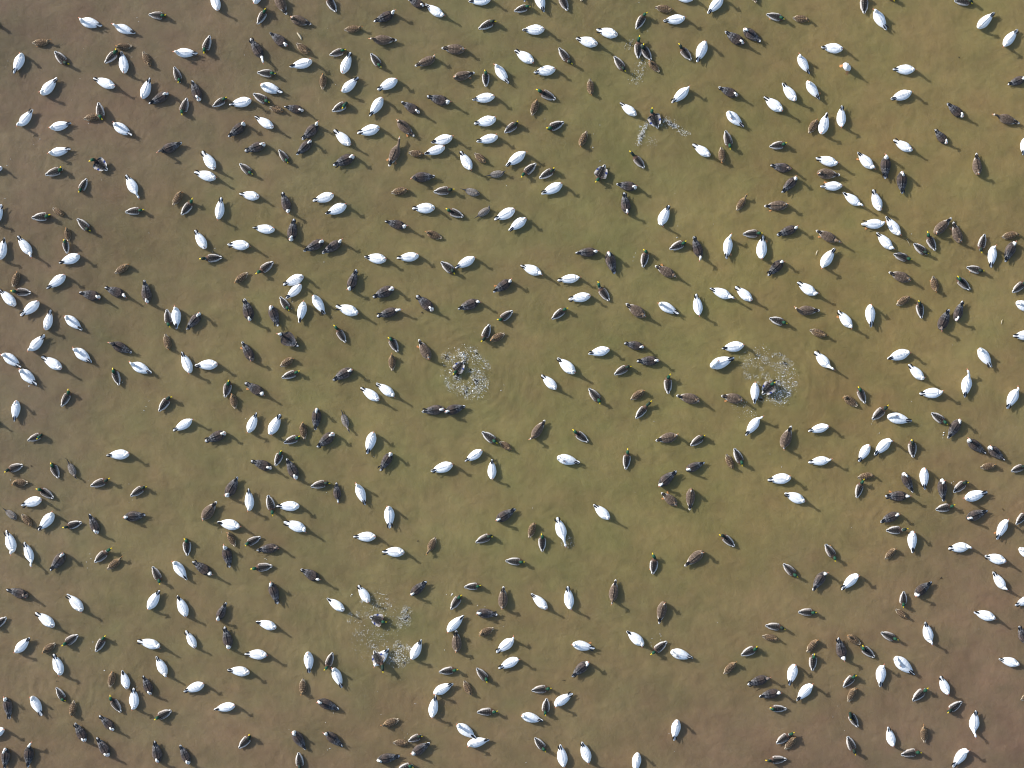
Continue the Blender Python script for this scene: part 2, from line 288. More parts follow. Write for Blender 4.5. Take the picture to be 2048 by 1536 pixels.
def build_water():
    W2, H2 = 16.6, 12.8
    nx, ny = 830, 640
    xs = np.linspace(-W2, W2, nx); ys = np.linspace(-H2, H2, ny)
    X, Y = np.meshgrid(xs, ys)
    Z = np.zeros_like(X)
    wx = 0.17 * fbm(nx, ny, 30, 3, 11); wy = 0.17 * fbm(nx, ny, 34, 3, 21)     # rings are never perfect circles
    Xw, Yw = X + wx, Y + wy
    patchy = np.clip(0.5 + 1.6 * fbm(nx, ny, 22, 2, 91), 0, 1)
    r2 = np.random.default_rng(3)
    dx = xs[1] - xs[0]; dy = ys[1] - ys[0]
    def ring(cx, cy, amp, lam, rad, ph):
        i0 = max(0, int((cx - rad + W2) / dx)); i1 = min(nx, int((cx + rad + W2) / dx) + 1)
        j0 = max(0, int((cy - rad + H2) / dy)); j1 = min(ny, int((cy + rad + H2) / dy) + 1)
        if i1 <= i0 or j1 <= j0: return
        d = np.hypot(Xw[j0:j1, i0:i1] - cx, Yw[j0:j1, i0:i1] - cy)
        fade = np.clip(1 - d / rad, 0, 1)
        Z[j0:j1, i0:i1] += amp * patchy[j0:j1, i0:i1] * fade ** 1.2 * np.clip(d / 0.3, 0, 1) * np.sin(2 * np.pi * d / lam + ph)
    for b in birds:
        c = px((b['tx'] + b['bx']) / 2, (b['ty'] + b['by']) / 2)
        ring(c.x, c.y, 0.0030 * r2.random() ** 2 + 0.0004, r2.uniform(0.16, 0.30), r2.uniform(0.7, 1.9), r2.uniform(0, 6))
    for sx, sy, a in SPLASHES:
        c = px(sx, sy)
        ring(c.x, c.y, 0.0048 * a, 0.27, 2.0 + a * 0.9, 0.5)
        ring(c.x + 0.2, c.y - 0.15, 0.0036 * a, 0.19, 1.6, 2.0)
    Z += 0.0090 * fbm(nx, ny, 26, 3, 31, 0.5) + 0.0100 * fbm(nx, ny, 84, 2, 41, 0.5) + 0.0075 * fbm(nx, ny, 190, 1, 43)
    ex = np.clip((W2 - np.abs(X)) / 0.8, 0, 1) * np.clip((H2 - np.abs(Y)) / 0.8, 0, 1)
    Z *= ex
    # sediment colour: coarse chart of the silt clouds, warped
    chart = SILT
    gy, gx = chart.shape[:2]
    wu = 0.55 * fbm(nx, ny, 5, 4, 51); wv = 0.55 * fbm(nx, ny, 5, 4, 61)
    U = np.clip((X / (2048 * S) + 0.5) * (gx - 1) + wu, 0, gx - 1.001)
    V = np.clip((0.5 - Y / (1536 * S)) * (gy - 1) + wv, 0, gy - 1.001)
    iu = U.astype(int); iv = V.astype(int); fu = (U - iu)[..., None]; fv = (V - iv)[..., None]
    fu = fu * fu * (3 - 2 * fu); fv = fv * fv * (3 - 2 * fv)
    C = (chart[iv, iu] * (1 - fu) + chart[iv, iu + 1] * fu) * (1 - fv) + (chart[iv + 1, iu] * (1 - fu) + chart[iv + 1, iu + 1] * fu) * fv
    m = fbm(nx, ny, 9, 5, 71, 0.6)[..., None]
    m2 = fbm(nx, ny, 40, 3, 81, 0.6)[..., None]
    h1 = fbm(nx, ny, 22, 3, 101, 0.6)[..., None]; h2 = fbm(nx, ny, 60, 3, 121, 0.6)[..., None]
    C = C * (1 + 0.13 * m + 0.15 * m2 + (0.5 * h1 + 0.5 * h2) * np.array([0.11, -0.04, 0.06]))
    outer = [(-700, -700), (700, -700), (700, 700), (-700, 700)]
    verts = np.empty((nx * ny + 8, 3), np.float32)
    verts[:nx * ny, 0] = X.ravel(); verts[:nx * ny, 1] = Y.ravel(); verts[:nx * ny, 2] = Z.ravel()
    inner = [(-W2, -H2), (W2, -H2), (W2, H2), (-W2, H2)]
    for k in range(4):
        verts[nx * ny + k] = (*inner[k], 0); verts[nx * ny + 4 + k] = (*outer[k], 0)
    I, J = np.meshgrid(np.arange(nx - 1), np.arange(ny - 1))
    a = (J * nx + I).ravel()
    quads = np.stack([a, a + 1, a + nx + 1, a + nx], 1)
    n0 = nx * ny
    skirt = np.array([[n0 + 4 + k, n0 + 4 + (k + 1) % 4, n0 + (k + 1) % 4, n0 + k] for k in range(4)])
    quads = np.concatenate([quads, skirt]).astype(np.int32)
    me = bpy.data.meshes.new('water')
    me.vertices.add(len(verts)); me.vertices.foreach_set('co', verts.ravel())
    me.loops.add(quads.size); me.loops.foreach_set('vertex_index', quads.ravel())
    me.polygons.add(len(quads)); me.polygons.foreach_set('loop_start', np.arange(0, quads.size, 4, dtype=np.int32))
    me.polygons.foreach_set('use_smooth', np.ones(len(quads), bool))
    me.update(calc_edges=True)
    ca = me.color_attributes.new('Col', 'FLOAT_COLOR', 'POINT')
    cc = np.ones((len(verts), 4), np.float32); cc[:n0, :3] = C.reshape(-1, 3); cc[n0:, :3] = chart.reshape(-1, 3).mean(0)
    ca.data.foreach_set('color', cc.ravel())
    m_, nt, bs = new_mat('silty_water')
    at = nt.nodes.new('ShaderNodeAttribute'); at.attribute_name = 'Col'
    tcw = nt.nodes.new('ShaderNodeTexCoord')
    def silt_ripple_tone(scale, det, dist, lo, hi, stretch):
        mp_ = nt.nodes.new('ShaderNodeMapping'); mp_.inputs['Scale'].default_value = stretch
        mp_.inputs['Rotation'].default_value = (0, 0, R(35))
        n_ = nt.nodes.new('ShaderNodeTexNoise'); n_.inputs['Scale'].default_value = scale; n_.inputs['Detail'].default_value = det
        n_.inputs['Distortion'].default_value = dist; n_.inputs['Roughness'].default_value = 0.6
        r_ = nt.nodes.new('ShaderNodeMapRange'); r_.inputs['From Min'].default_value = 0.3; r_.inputs['From Max'].default_value = 0.7
        r_.inputs['To Min'].default_value = lo; r_.inputs['To Max'].default_value = hi
        nt.links.new(tcw.outputs['Object'], mp_.inputs['Vector']); nt.links.new(mp_.outputs[0], n_.inputs['Vector']); nt.links.new(n_.outputs['Fac'], r_.inputs['Value'])
        return r_
    s1 = silt_ripple_tone(1.1, 6, 1.6, 0.91, 1.09, (1, .6, 1)); s2 = silt_ripple_tone(4.0, 3, 1.2, 0.95, 1.05, (1, .6, 1))  # coarse silt swirls; the fine layer paints ripple light and shade into the colour
    mm = nt.nodes.new('ShaderNodeMath'); mm.operation = 'MULTIPLY'
    nt.links.new(s1.outputs[0], mm.inputs[0]); nt.links.new(s2.outputs[0], mm.inputs[1])
    vs = nt.nodes.new('ShaderNodeVectorMath'); vs.operation = 'SCALE'
    nt.links.new(at.outputs['Color'], vs.inputs[0]); nt.links.new(mm.outputs[0], vs.inputs['Scale'])
    nt.links.new(vs.outputs[0], bs.inputs['Base Color'])
    bs.inputs['Roughness'].default_value = 0.16
    bs.inputs['IOR'].default_value = 1.33
    bs.inputs['Specular IOR Level'].default_value = 0.5
    bs.inputs['Subsurface Weight'].default_value = SSS
    bs.inputs['Subsurface Radius'].default_value = (1.0, 0.85, 0.5)
    bs.inputs['Subsurface Scale'].default_value = 0.6
    no = nt.nodes.new('ShaderNodeTexNoise'); no.inputs['Scale'].default_value = 7.5; no.inputs['Detail'].default_value = 3; no.inputs['Distortion'].default_value = 0.7
    tc = nt.nodes.new('ShaderNodeTexCoord'); nt.links.new(tc.outputs['Object'], no.inputs['Vector'])
    bp = nt.nodes.new('ShaderNodeBump'); bp.inputs['Strength'].default_value = 0.55; bp.inputs['Distance'].default_value = 0.02
    nt.links.new(no.outputs['Fac'], bp.inputs['Height']); nt.links.new(bp.outputs[0], bs.inputs['Normal'])
    me.materials.append(m_)
    o = bpy.data.objects.new('water', me); COL.objects.link(o)
    o['kind'] = 'structure'
SSS = 0.62
def srgb(r, g, b):
    f = lambda c: ((c / 255 + 0.055) / 1.055) ** 2.4 if c > 10 else c / 255 / 12.92
    return [f(r), f(g), f(b)]
# silt chart: apparent colour in the photograph, then brought to an albedo with one factor
CH = [
 [(115,104, 89),(116,105, 88),(117,107, 87),(121,113, 85),(124,116, 84),(126,117, 83),(129,119, 83),(130,119, 83)],
 [(117,106, 89),(118,107, 88),(119,110, 86),(123,115, 84),(125,118, 82),(127,118, 81),(130,119, 81),(130,119, 82)],
 [(118,107, 88),(121,111, 86),(125,116, 84),(124,116, 83),(125,118, 82),(128,119, 80),(130,119, 81),(129,118, 83)],
 [(117,107, 89),(122,113, 85),(126,118, 84),(125,118, 83),(126,119, 82),(127,119, 81),(130,118, 81),(130,117, 83)],
 [(119,109, 87),(122,114, 84),(121,112, 83),(122,115, 82),(124,117, 81),(126,117, 80),(127,116, 81),(127,114, 85)],
 [(120,109, 87),(121,112, 85),(122,113, 84),(122,114, 83),(123,114, 82),(124,113, 83),(124,109, 86),(124,108, 88)],
 [(121,108, 88),(121,108, 87),(123,110, 87),(123,110, 85),(122,109, 84),(121,106, 86),(121,105, 87),(122,105, 89)],
]
CH = np.array(CH, float) + np.array([1.5, 0.5, 1.5])
GAIN = np.array([1.045, 0.97, 0.825])      # albedo = wanted radiance x gain (light on the water)
SILT = np.array([[srgb(*c) for c in row] for row in CH]) * GAIN
build_water()

# ------------------------------------------------------------------ bird anatomy
# body stations: x, z, half width, half height (metres); tail end first
BODY = {
 'goose': [(-.300,.088,.010,.008),(-.27,.082,.056,.030),(-.22,.070,.088,.054),(-.15,.058,.121,.081),(-.06,.050,.146,.102),
           (.03,.048,.157,.110),(.11,.050,.150,.110),(.17,.056,.130,.104),(.215,.068,.102,.090),(.245,.085,.080,.074)],
 'duck': [(-.235,.060,.010,.008),(-.21,.056,.068,.028),(-.17,.050,.091,.046),(-.11,.044,.110,.063),(-.04,.040,.116,.076),
          (.03,.038,.120,.080),(.08,.040,.110,.078),(.12,.046,.092,.072),(.15,.054,.072,.062),(.172,.066,.056,.052)],
}
SPEC = {  # form, overall scale, head height, neck radius, head radii, bill(length, half width, half height), tail(length, half width, end z)
 'W': dict(form='goose', s=.97, hz=.300, nr=.029, hr=(.033,.034), bill=(.052,.014,.014), tail=(.080,.052), ref=.735),
 'B': dict(form='goose', s=.97, hz=.290, nr=.030, hr=(.034,.035), bill=(.052,.014,.014), tail=(.080,.052), ref=.735),
 'G': dict(form='goose', s=.98, hz=.260, nr=.034, hr=(.034,.034), bill=(.056,.014,.013), tail=(.100,.055), ref=.735),
 'M': dict(form='duck', s=1.04, hz=.165, nr=.042, hr=(.043,.042), bill=(.056,.016,.011), tail=(.058,.058), ref=.565),
 'H': dict(form='duck', s=.97, hz=.155, nr=.031, hr=(.032,.033), bill=(.050,.013,.009), tail=(.058,.052), ref=.565),
 'P': dict(form='duck', s=.95, hz=.160, nr=.028, hr=(.029,.030), bill=(.046,.010,.009), tail=(.170,.020), ref=.620),
}
NSEG = 16

def lerp(a, b, t): return a + (b - a) * t
def mix3(a, b, t): return tuple(lerp(a[i], b[i], t) for i in range(3))
def sstep(a, b, x):
    t = min(1, max(0, (x - a) / (b - a))); return t * t * (3 - 2 * t)

def body_colour(kind, part, t, ang, x, var):
    """part 'b' body, 'n' neck, 'h' head; ang 0 = along the back, pi = belly; var = this bird's own shade"""
    a = abs(ang)
    if kind == 'W':
        base = mix3((.87, .88, .89), (.74, .70, .65), var[0] * .35)
        if part == 'h': return mix3(base, (.70, .55, .40), var[1] * .25)
        return base
    if kind == 'B':
        dark = mix3((.030, .027, .028), (.070, .056, .050), var[0])
        if part == 'h' or (part == 'n' and t > var[1] * .45): return (.78, .77, .74) if var[2] > .1 else (.20, .16, .14)
        if part == 'n': return (.035, .032, .034)
        if x < -.20: return (.16, .16, .165)
        return mix3(dark, (.15, .125, .11), sstep(1.0, 1.5, a) * .8)
    if kind == 'G':
        if part == 'h': return (.12, .085, .060) if t < .65 else (.55, .50, .44)
        if part == 'n': return mix3((.18, .13, .09), (.11, .078, .055), t)
        if x < -.20: return (.40, .36, .32) if a > .7 else (.07, .055, .045)
        return mix3((.120, .088, .066), (.24, .185, .14), sstep(.8, 1.5, a))
    if kind == 'M':
        if part == 'h': return (.010, .075, .038) if var[2] > .25 else (.008, .020, .015)
        if part == 'n': return (.10, .055, .035) if t < .22 else ((.50, .50, .48) if t < .34 and var[1] > .75 else (.010, .034, .022))
        if x < -.15: return (.010, .012, .013) if a < .60 else (.48, .45, .42)
        if x > .10: return mix3((.085, .05, .035), (.11, .06, .04), sstep(.3, 1.0, a))
        return mix3((.014, .012, .011), (.50, .46, .43), sstep(.50, .85, a))
    if kind == 'H':
        tone = mix3((.16, .105, .058), (.22, .135, .068), var[0])
        if part == 'h': return mix3((.075, .052, .034), (.26, .185, .11), sstep(.35, .9, a))
        if part == 'n': return (.20, .145, .088)
        if x < -.16: return (.34, .28, .20) if a > .6 else (.12, .085, .055)
        return mix3(tone, (.26, .185, .115), sstep(.9, 1.5, a))
    # P
    if part == 'h': return mix3((.055, .045, .045), (.42, .42, .43), sstep(.5, 1.2, a) * var[1])
    if part == 'n': return (.20, .17, .145)
    if x < -.16: return (.10, .09, .085)
    return mix3((.17, .145, .125), (.30, .26, .225), sstep(.7, 1.4, a))

def mesh_from(name, verts, faces, cols, mat, smooth=True):
    me = bpy.data.meshes.new(name)
    me.from_pydata(verts, [], faces)
    if smooth: me.polygons.foreach_set('use_smooth', [True] * len(me.polygons))
    if cols is not None:
        ca = me.color_attributes.new('Col', 'FLOAT_COLOR', 'POINT')
        flat = np.ones((len(verts), 4), np.float32); flat[:, :3] = np.array(cols, np.float32)
        ca.data.foreach_set('color', flat.ravel())
    me.materials.append(mat)
    me.update()
    return me

def make_body(kind, ext, yaw, flags, var):
    """one continuous surface rump -> breast -> neck -> crown.  ext: how far the head reaches forward of rest"""
    sp = SPEC[kind]; st = BODY[sp['form']]
    d = 1.0 if sp['form'] == 'goose' else 0.72
    P = [(Vector((x, 0, z)), w, h, 0.0, 'b', 0.0) for x, z, w, h in st]
    n0 = P[-1][0]; hz = sp['hz']
    if 'd' in flags:                       # neck stretched down to the water
        end = n0 + Vector((.028 * d + max(ext, .04), 0, -.045)); ctl = n0 + Vector((.02 * d + max(ext, .04) * .5, 0, .05)); hd = Vector((.95, 0, -.25))
    elif 'k' in flags:                     # head laid back over the shoulder
        yaw = (2.75 if var[1] > .5 else -2.75)
        end = Vector((n0.x - .085 * d, .035 * d * (1 if yaw > 0 else -1), st[5][1] + st[5][3] + .045 * d)); ctl = n0 + Vector((.03 * d, 0, .13 * d)); hd = None
    else:
        e = ext
        z = max(hz - .75 * max(e, 0), n0.z + .05)
        end = Vector((n0.x + .028 * d + e, 0, z)); ctl = Vector((n0.x + .05 * d + max(e, 0) * .35, 0, lerp(n0.z, z, .55)))
        hd = Vector((1, 0, -.12))
    NN = 6
    tan0 = Vector((1, 0, .25))
    for i in range(1, NN + 1):
        t = i / NN
        p = (1 - t) ** 2 * n0 + 2 * t * (1 - t) * ctl + t * t * end
        y = yaw * sstep(.25, 1, t)
        if 'k' not in flags and yaw:
            o = p - n0; q = y * .55
            p = n0 + Vector((o.x * math.cos(q) - o.y * math.sin(q), o.x * math.sin(q) + o.y * math.cos(q), o.z))
        r = lerp(st[-1][2] * .80, sp['nr'], min(1, t * 1.5))
        P.append((p, r, r * 1.03, y, 'n', t))
    e0 = P[-1][0]
    if hd is None: hd = Vector((math.cos(yaw), math.sin(yaw), -.25))
    else: hd = Vector((hd.x * math.cos(yaw), hd.x * math.sin(yaw), hd.z))
    hd.normalize()
    hl = .095 * (1.0 if sp['form'] == 'goose' else .92)
    up = Vector((0, 0, .012))
    for t, k in ((.22, 1.0), (.45, 1.05), (.68, .93), (.86, .68), (.97, .42)):
        P.append((e0 + hd * (hl * t) + up * (1 - abs(t - .4)), sp['hr'][0] * k, sp['hr'][1] * k, yaw, 'h', t))
    verts, faces, cols = [], [], []
    n = len(P)
    for i, (p, w, h, y, part, t) in enumerate(P):
        a = P[max(0, i - 1)][0]; b = P[min(n - 1, i + 1)][0]
        tg = (b - a).normalized()
        if part == 'h': tg = hd
        side = Vector((-math.sin(y), math.cos(y), 0))
        side = (side - tg * side.dot(tg)).normalized()
        upv = tg.cross(side)
        for j in range(NSEG):
            an = 2 * math.pi * j / NSEG
            an2 = an if an <= math.pi else an - 2 * math.pi
            hh = h * (1.0 if math.cos(an) > 0 else .85)
            verts.append(p + side * (w * math.sin(an)) + upv * (hh * math.cos(an)))
            cols.append(body_colour(kind, part, t, an2, p.x, var))
    for i in range(n - 1):
        for j in range(NSEG):
            k = (j + 1) % NSEG
            faces.append((i * NSEG + j, (i + 1) * NSEG + j, (i + 1) * NSEG + k, i * NSEG + k)[::-1])
    verts.append(P[0][0] + Vector((-.006, 0, 0))); cols.append(cols[0]); a = len(verts) - 1
    verts.append(P[-1][0] + hd * (hl * .05)); cols.append(cols[-2]); b = len(verts) - 1
    for j in range(NSEG):
        k = (j + 1) % NSEG
        faces.append((a, j, k)); faces.append((b, (n - 1) * NSEG + k, (n - 1) * NSEG + j))
    me = mesh_from('body', verts, faces, cols, MAT[kind])
    return me, P[-1][0], hd

def profile(form, x):
    st = BODY[form]
    if x <= st[0][0]: return st[0][1:]
    for a, b in zip(st, st[1:]):
        if x <= b[0]:
            t = (x - a[0]) / (b[0] - a[0]); return tuple(lerp(a[i], b[i], t) for i in (1, 2, 3))
    return st[-1][1:]

def wing_colour(kind, u, v, edge, var):
    """edge 0..1: 1 on the pale fringe of a feather row"""
    if kind == 'W': return mix3(mix3((.87, .88, .89), (.66, .66, .67), .40 * edge), (.64, .64, .66), .25 * var * sstep(.6, 1, u))
    if kind == 'B':
        c = mix3(mix3((.060, .042, .036), (.026, .023, .025), sstep(.20, .50, u)), (.075, .080, .095), sstep(.45, .9, u) * .7 + .12 * var)
        if v > .45: c = mix3(c, (.17, .130, .108), .15 + .5 * var)
        return mix3(c, (.55, .54, .54), edge * (.07 + .55 * sstep(.35, .8, u)))
    if kind == 'G': return mix3(mix3((.068, .047, .034), (.135, .096, .070), v), (.30, .225, .17), edge * .70)
    if kind == 'M':
        c = mix3((.24, .205, .18), mix3((.56, .53, .50), (.44, .38, .34), var), sstep(.20, .75, v))
        c = mix3(c, (.018, .015, .014), sstep(.60, .36, v) * (1 - .30 * max(0, var - .5) * 2))
        c = mix3(c, (.040, .026, .020), sstep(.30, .08, u) * sstep(1.0, .62, v))
        if u > .72: c = mix3(c, (.62, .60, .58), sstep(.5, 1, v) * .7)
        return mix3(c, (.58, .55, .52), edge * .3)
    if kind == 'H': return mix3(mix3((.062, .040, .024), (.125, .080, .045), v), (.40, .28, .17), edge * .85)
    return mix3(mix3((.13, .115, .105), (.20, .175, .155), v), (.42, .39, .36), edge * .6)

def make_wing(kind, sgn, var, gap, spread=0.0):
    """folded wing: a shell lying over the flank in overlapping feather rows, narrowing to the tip over the rump"""
    sp = SPEC[kind]; form = sp['form']
    L0, L1 = (.165, -.285) if form == 'goose' else (.105, -.205)
    NU, NV, ROWS = 17, 8, 5
    top, cols = [], []
    for i in range(NU):
        u = i / (NU - 1); x = lerp(L0, L1, u)
        zc, w, h = profile(form, x)
        w = max(w, .030); h = max(h, .030)
        for j in range(NV):
            v = j / (NV - 1)
            thi = gap * (1 - .3 * u)
            tho = lerp(1.28, .62 if form == 'goose' else .95, sstep(.35, 1, u)) * sstep(-.10, .16, u)
            th = lerp(thi, max(thi + .03, tho), v)
            uu = u + .03 * math.sin(v * 9 + var * 5)
            fr = (uu * ROWS) % 1.0
            k = 1.045 + (.055 * fr if u < .98 else .02) + .035 * (1 - v) * sstep(0, .3, u)
            if i == 0 or j == NV - 1: k = 1.012
            y = w * k * math.sin(th); z = zc + h * k * math.cos(th)
            xx = x - .02 * v * (1 - u) + .012 * v
            if spread: y += spread * v * .08 * (1 - .3 * u); z += spread * v * .05
            top.append(Vector((xx, sgn * y, z)))
            # feather fringes: end of each row, plus scallops across it
            e = sstep(.62, .98, fr) * (.55 + .45 * math.cos(v * 24 + i))
            cols.append((.02, .045, .20) if spread and kind == 'M' and .50 < u < .74 and v > .5 else wing_colour(kind, u, v, max(0, e), var))
    bot = [p - Vector((0, 0, .014)) for p in top]
    verts = top + bot; cols = cols + cols
    N = NU * NV; faces = []
    for i in range(NU - 1):
        for j in range(NV - 1):
            a, b, c, d = i * NV + j, i * NV + j + 1, (i + 1) * NV + j + 1, (i + 1) * NV + j
            f = (a, b, c, d) if sgn < 0 else (d, c, b, a)
            f = f[::-1]
            faces.append(f); faces.append(tuple(N + q for q in f[::-1]))
    loop = [j for j in range(NV)] + [i * NV + NV - 1 for i in range(1, NU)] + [(NU - 1) * NV + j for j in range(NV - 2, -1, -1)] + [i * NV for i in range(NU - 2, 0, -1)]
    for q in range(len(loop)):
        a, b = loop[q], loop[(q + 1) % len(loop)]
        faces.append((a, b, N + b, N + a) if sgn > 0 else (b, a, N + a, N + b))
    return mesh_from('wing', verts, faces, cols, MAT[kind])

def make_primaries(sgn, splay):
    """three stacked black flight feathers projecting past the folded wing"""
    verts, faces = [], []
    for f in range(3):
        x0, x1 = -.205 - .012 * f, -.375 + .028 * f
        y0, y1 = .030 + .004 * f, splay + .010 * f
        z0, z1 = .134 - .006 * f, .136 - .005 * f
        hw = .0135
        b = len(verts)
        for k, (t, ww) in enumerate(((0, .7), (.35, 1), (.7, .95), (.92, .6), (1, .12))):
            x = lerp(x0, x1, t); y = lerp(y0, y1, t ** 1.3); z = lerp(z0, z1, t)
            for q in (-1, 1):
                verts.append((x, sgn * (y + q * hw * ww), z)); 
            for q in (-1, 1):
                verts.append((x, sgn * (y + q * hw * ww), z - .005))
        for k in range(4):
            a = b + 4 * k
            faces += [(a, a + 1, a + 5, a + 4), (a + 2, a + 6, a + 7, a + 3), (a, a + 4, a + 6, a + 2), (a + 1, a + 3, a + 7, a + 5)]
        faces += [(b, b + 2, b + 3, b + 1), (b + 16, b + 17, b + 19, b + 18)]
    return mesh_from('wing_tip', verts, faces, None, M_BLACK, False)

def tail_colour(kind, t, q, var):
    if kind == 'W': return (.82, .82, .81)
    if kind == 'B': return (.06, .06, .065) if t < .6 else (.66, .66, .67)
    if kind == 'G': return (.055, .045, .038) if t < .72 else (.66, .63, .58)
    if kind == 'M': return (.016, .017, .018) if abs(q) < .40 and t < .85 else (.60, .58, .55)
    if kind == 'H': return (.13, .095, .06) if abs(q) < .5 else (.42, .35, .26)
    return (.05, .048, .05)

def make_tail(kind, var):
    sp = SPEC[kind]; st = BODY[sp['form']]
    x0 = st[0][0] + .055; z0 = st[0][1] + .012; L, hw = sp['tail']
    NU, NV = 7, 9
    top, cols = [], []
    for i in range(NU):
        t = i / (NU - 1)
        for j in range(NV):
            q = lerp(-1, 1, j / (NV - 1))
            if kind == 'P': ww = lerp(.042, .004, t ** .6); ln = 1.0
            elif kind in 'WBG': ww = lerp(1.05, .74, t) * hw; ln = 1 - .30 * q * q
            else: ww = lerp(.95, .85, t) * hw; ln = 1 - .35 * q * q
            top.append(Vector((x0 - (L + .055) * t * ln, ww * q, z0 + .008 * t - .014 * q * q + .003 * (j % 2))))
            cols.append(tail_colour(kind, t, q, var))
    bot = [p - Vector((0, 0, .007)) for p in top]
    N = NU * NV; faces = []
    for i in range(NU - 1):
        for j in range(NV - 1):
            a = i * NV + j; f = (a, a + 1, a + NV + 1, a + NV)
            faces.append(f[::-1] if False else f); faces.append(tuple(N + k for k in f[::-1]))
    loop = list(range(NV)) + [i * NV + NV - 1 for i in range(1, NU)] + [(NU - 1) * NV + j for j in range(NV - 2, -1, -1)] + [i * NV for i in range(NU - 2, 0, -1)]
    for k in range(len(loop)):
        a, b = loop[k], loop[(k + 1) % len(loop)]; faces.append((b, a, N + a, N + b))
    return mesh_from('tail', top + bot, faces, cols + cols, MAT[kind])

def make_bill(kind):
    L, w, h = SPEC[kind]['bill']
    duck = SPEC[kind]['form'] == 'duck'
    prof = [(-.012, .95, 1.2), (0, 1, 1.1), (.35, .86, .80), (.7, 1.0 if duck else .72, .55), (.92, .85 if duck else .5, .38), (1.0, .35, .2)]
    n = 10; verts, faces = [], []
    for t, a, b in prof:
        x = L * t if t > 0 else t
        for j in range(n):
            an = 2 * math.pi * j / n
            verts.append((x, w * a * math.sin(an), h * b * math.cos(an) - .004 * max(t, 0)))
    m = len(prof)
    for i in range(m - 1):
        for j in range(n):
            k = (j + 1) % n
            faces.append((i * n + k, (i + 1) * n + k, (i + 1) * n + j, i * n + j))
    faces.append(tuple(range((m - 1) * n, m * n))[::-1]); faces.append(tuple(range(n)))
    return mesh_from('bill', verts, faces, None, MB[kind])

def make_foot():
    """webbed foot: shank, three toes and the web between them"""
    v = [(.05, 0, .0), (.05, .008, .006), (.05, -.008, .006), (.0, 0, .006), (-.055, .036, .002), (-.068, 0, .003), (-.055, -.036, .002),
         (-.045, .018, .001), (-.045, -.018, .001), (-.02, 0, -.008)]
    f = [(0, 1, 3), (0, 3, 2), (1, 2, 3), (3, 1, 4), (3, 4, 7), (3, 7, 5), (3, 5, 8), (3, 8, 6), (3, 6, 2), (9, 7, 4), (9, 5, 7), (9, 8, 5), (9, 6, 8), (9, 4, 1), (9, 2, 6), (9, 1, 0), (9, 0, 2)]
    return mesh_from('foot', v, f, None, M_FOOT, False)

FOOT = make_foot()
BILL = {k: make_bill(k) for k in SPEC}
TAIL = {k: [make_tail(k, v) for v in (0, 1)] for k in SPEC}
GAP = {'W': .10, 'B': .07, 'G': .08, 'M': .26, 'H': .12, 'P': .10}
WING = {k: {s: [make_wing(k, s, v, GAP[k] * g, 0) for v, g in ((.1, 1), (.5, .7), (.9, 1.35))] for s in (1, -1)} for k in SPEC}
WING_OPEN = {k: {s: make_wing(k, s, .5, GAP[k], 1.0) for s in (1, -1)} for k in ('M', 'B')}
PRIM = {s: [make_primaries(s, y) for y in (.046, .030, .010, .058)] for s in (1, -1)}

NAMES = {'W': 'snow_goose', 'B': 'blue_goose', 'M': 'mallard_drake', 'H': 'mallard_hen', 'G': 'brown_goose', 'P': 'pintail_duck'}
GROUPS = {'W': 'white snow geese on the water', 'B': 'dark geese with white heads', 'M': 'green-headed mallard drakes',
          'H': 'mottled brown mallard hens', 'G': 'brown geese with orange bills', 'P': 'grey pintails with long tails'}

def child(name, me, root):
    o = bpy.data.objects.new(name, me); COL.objects.link(o); o.parent = root
    return o

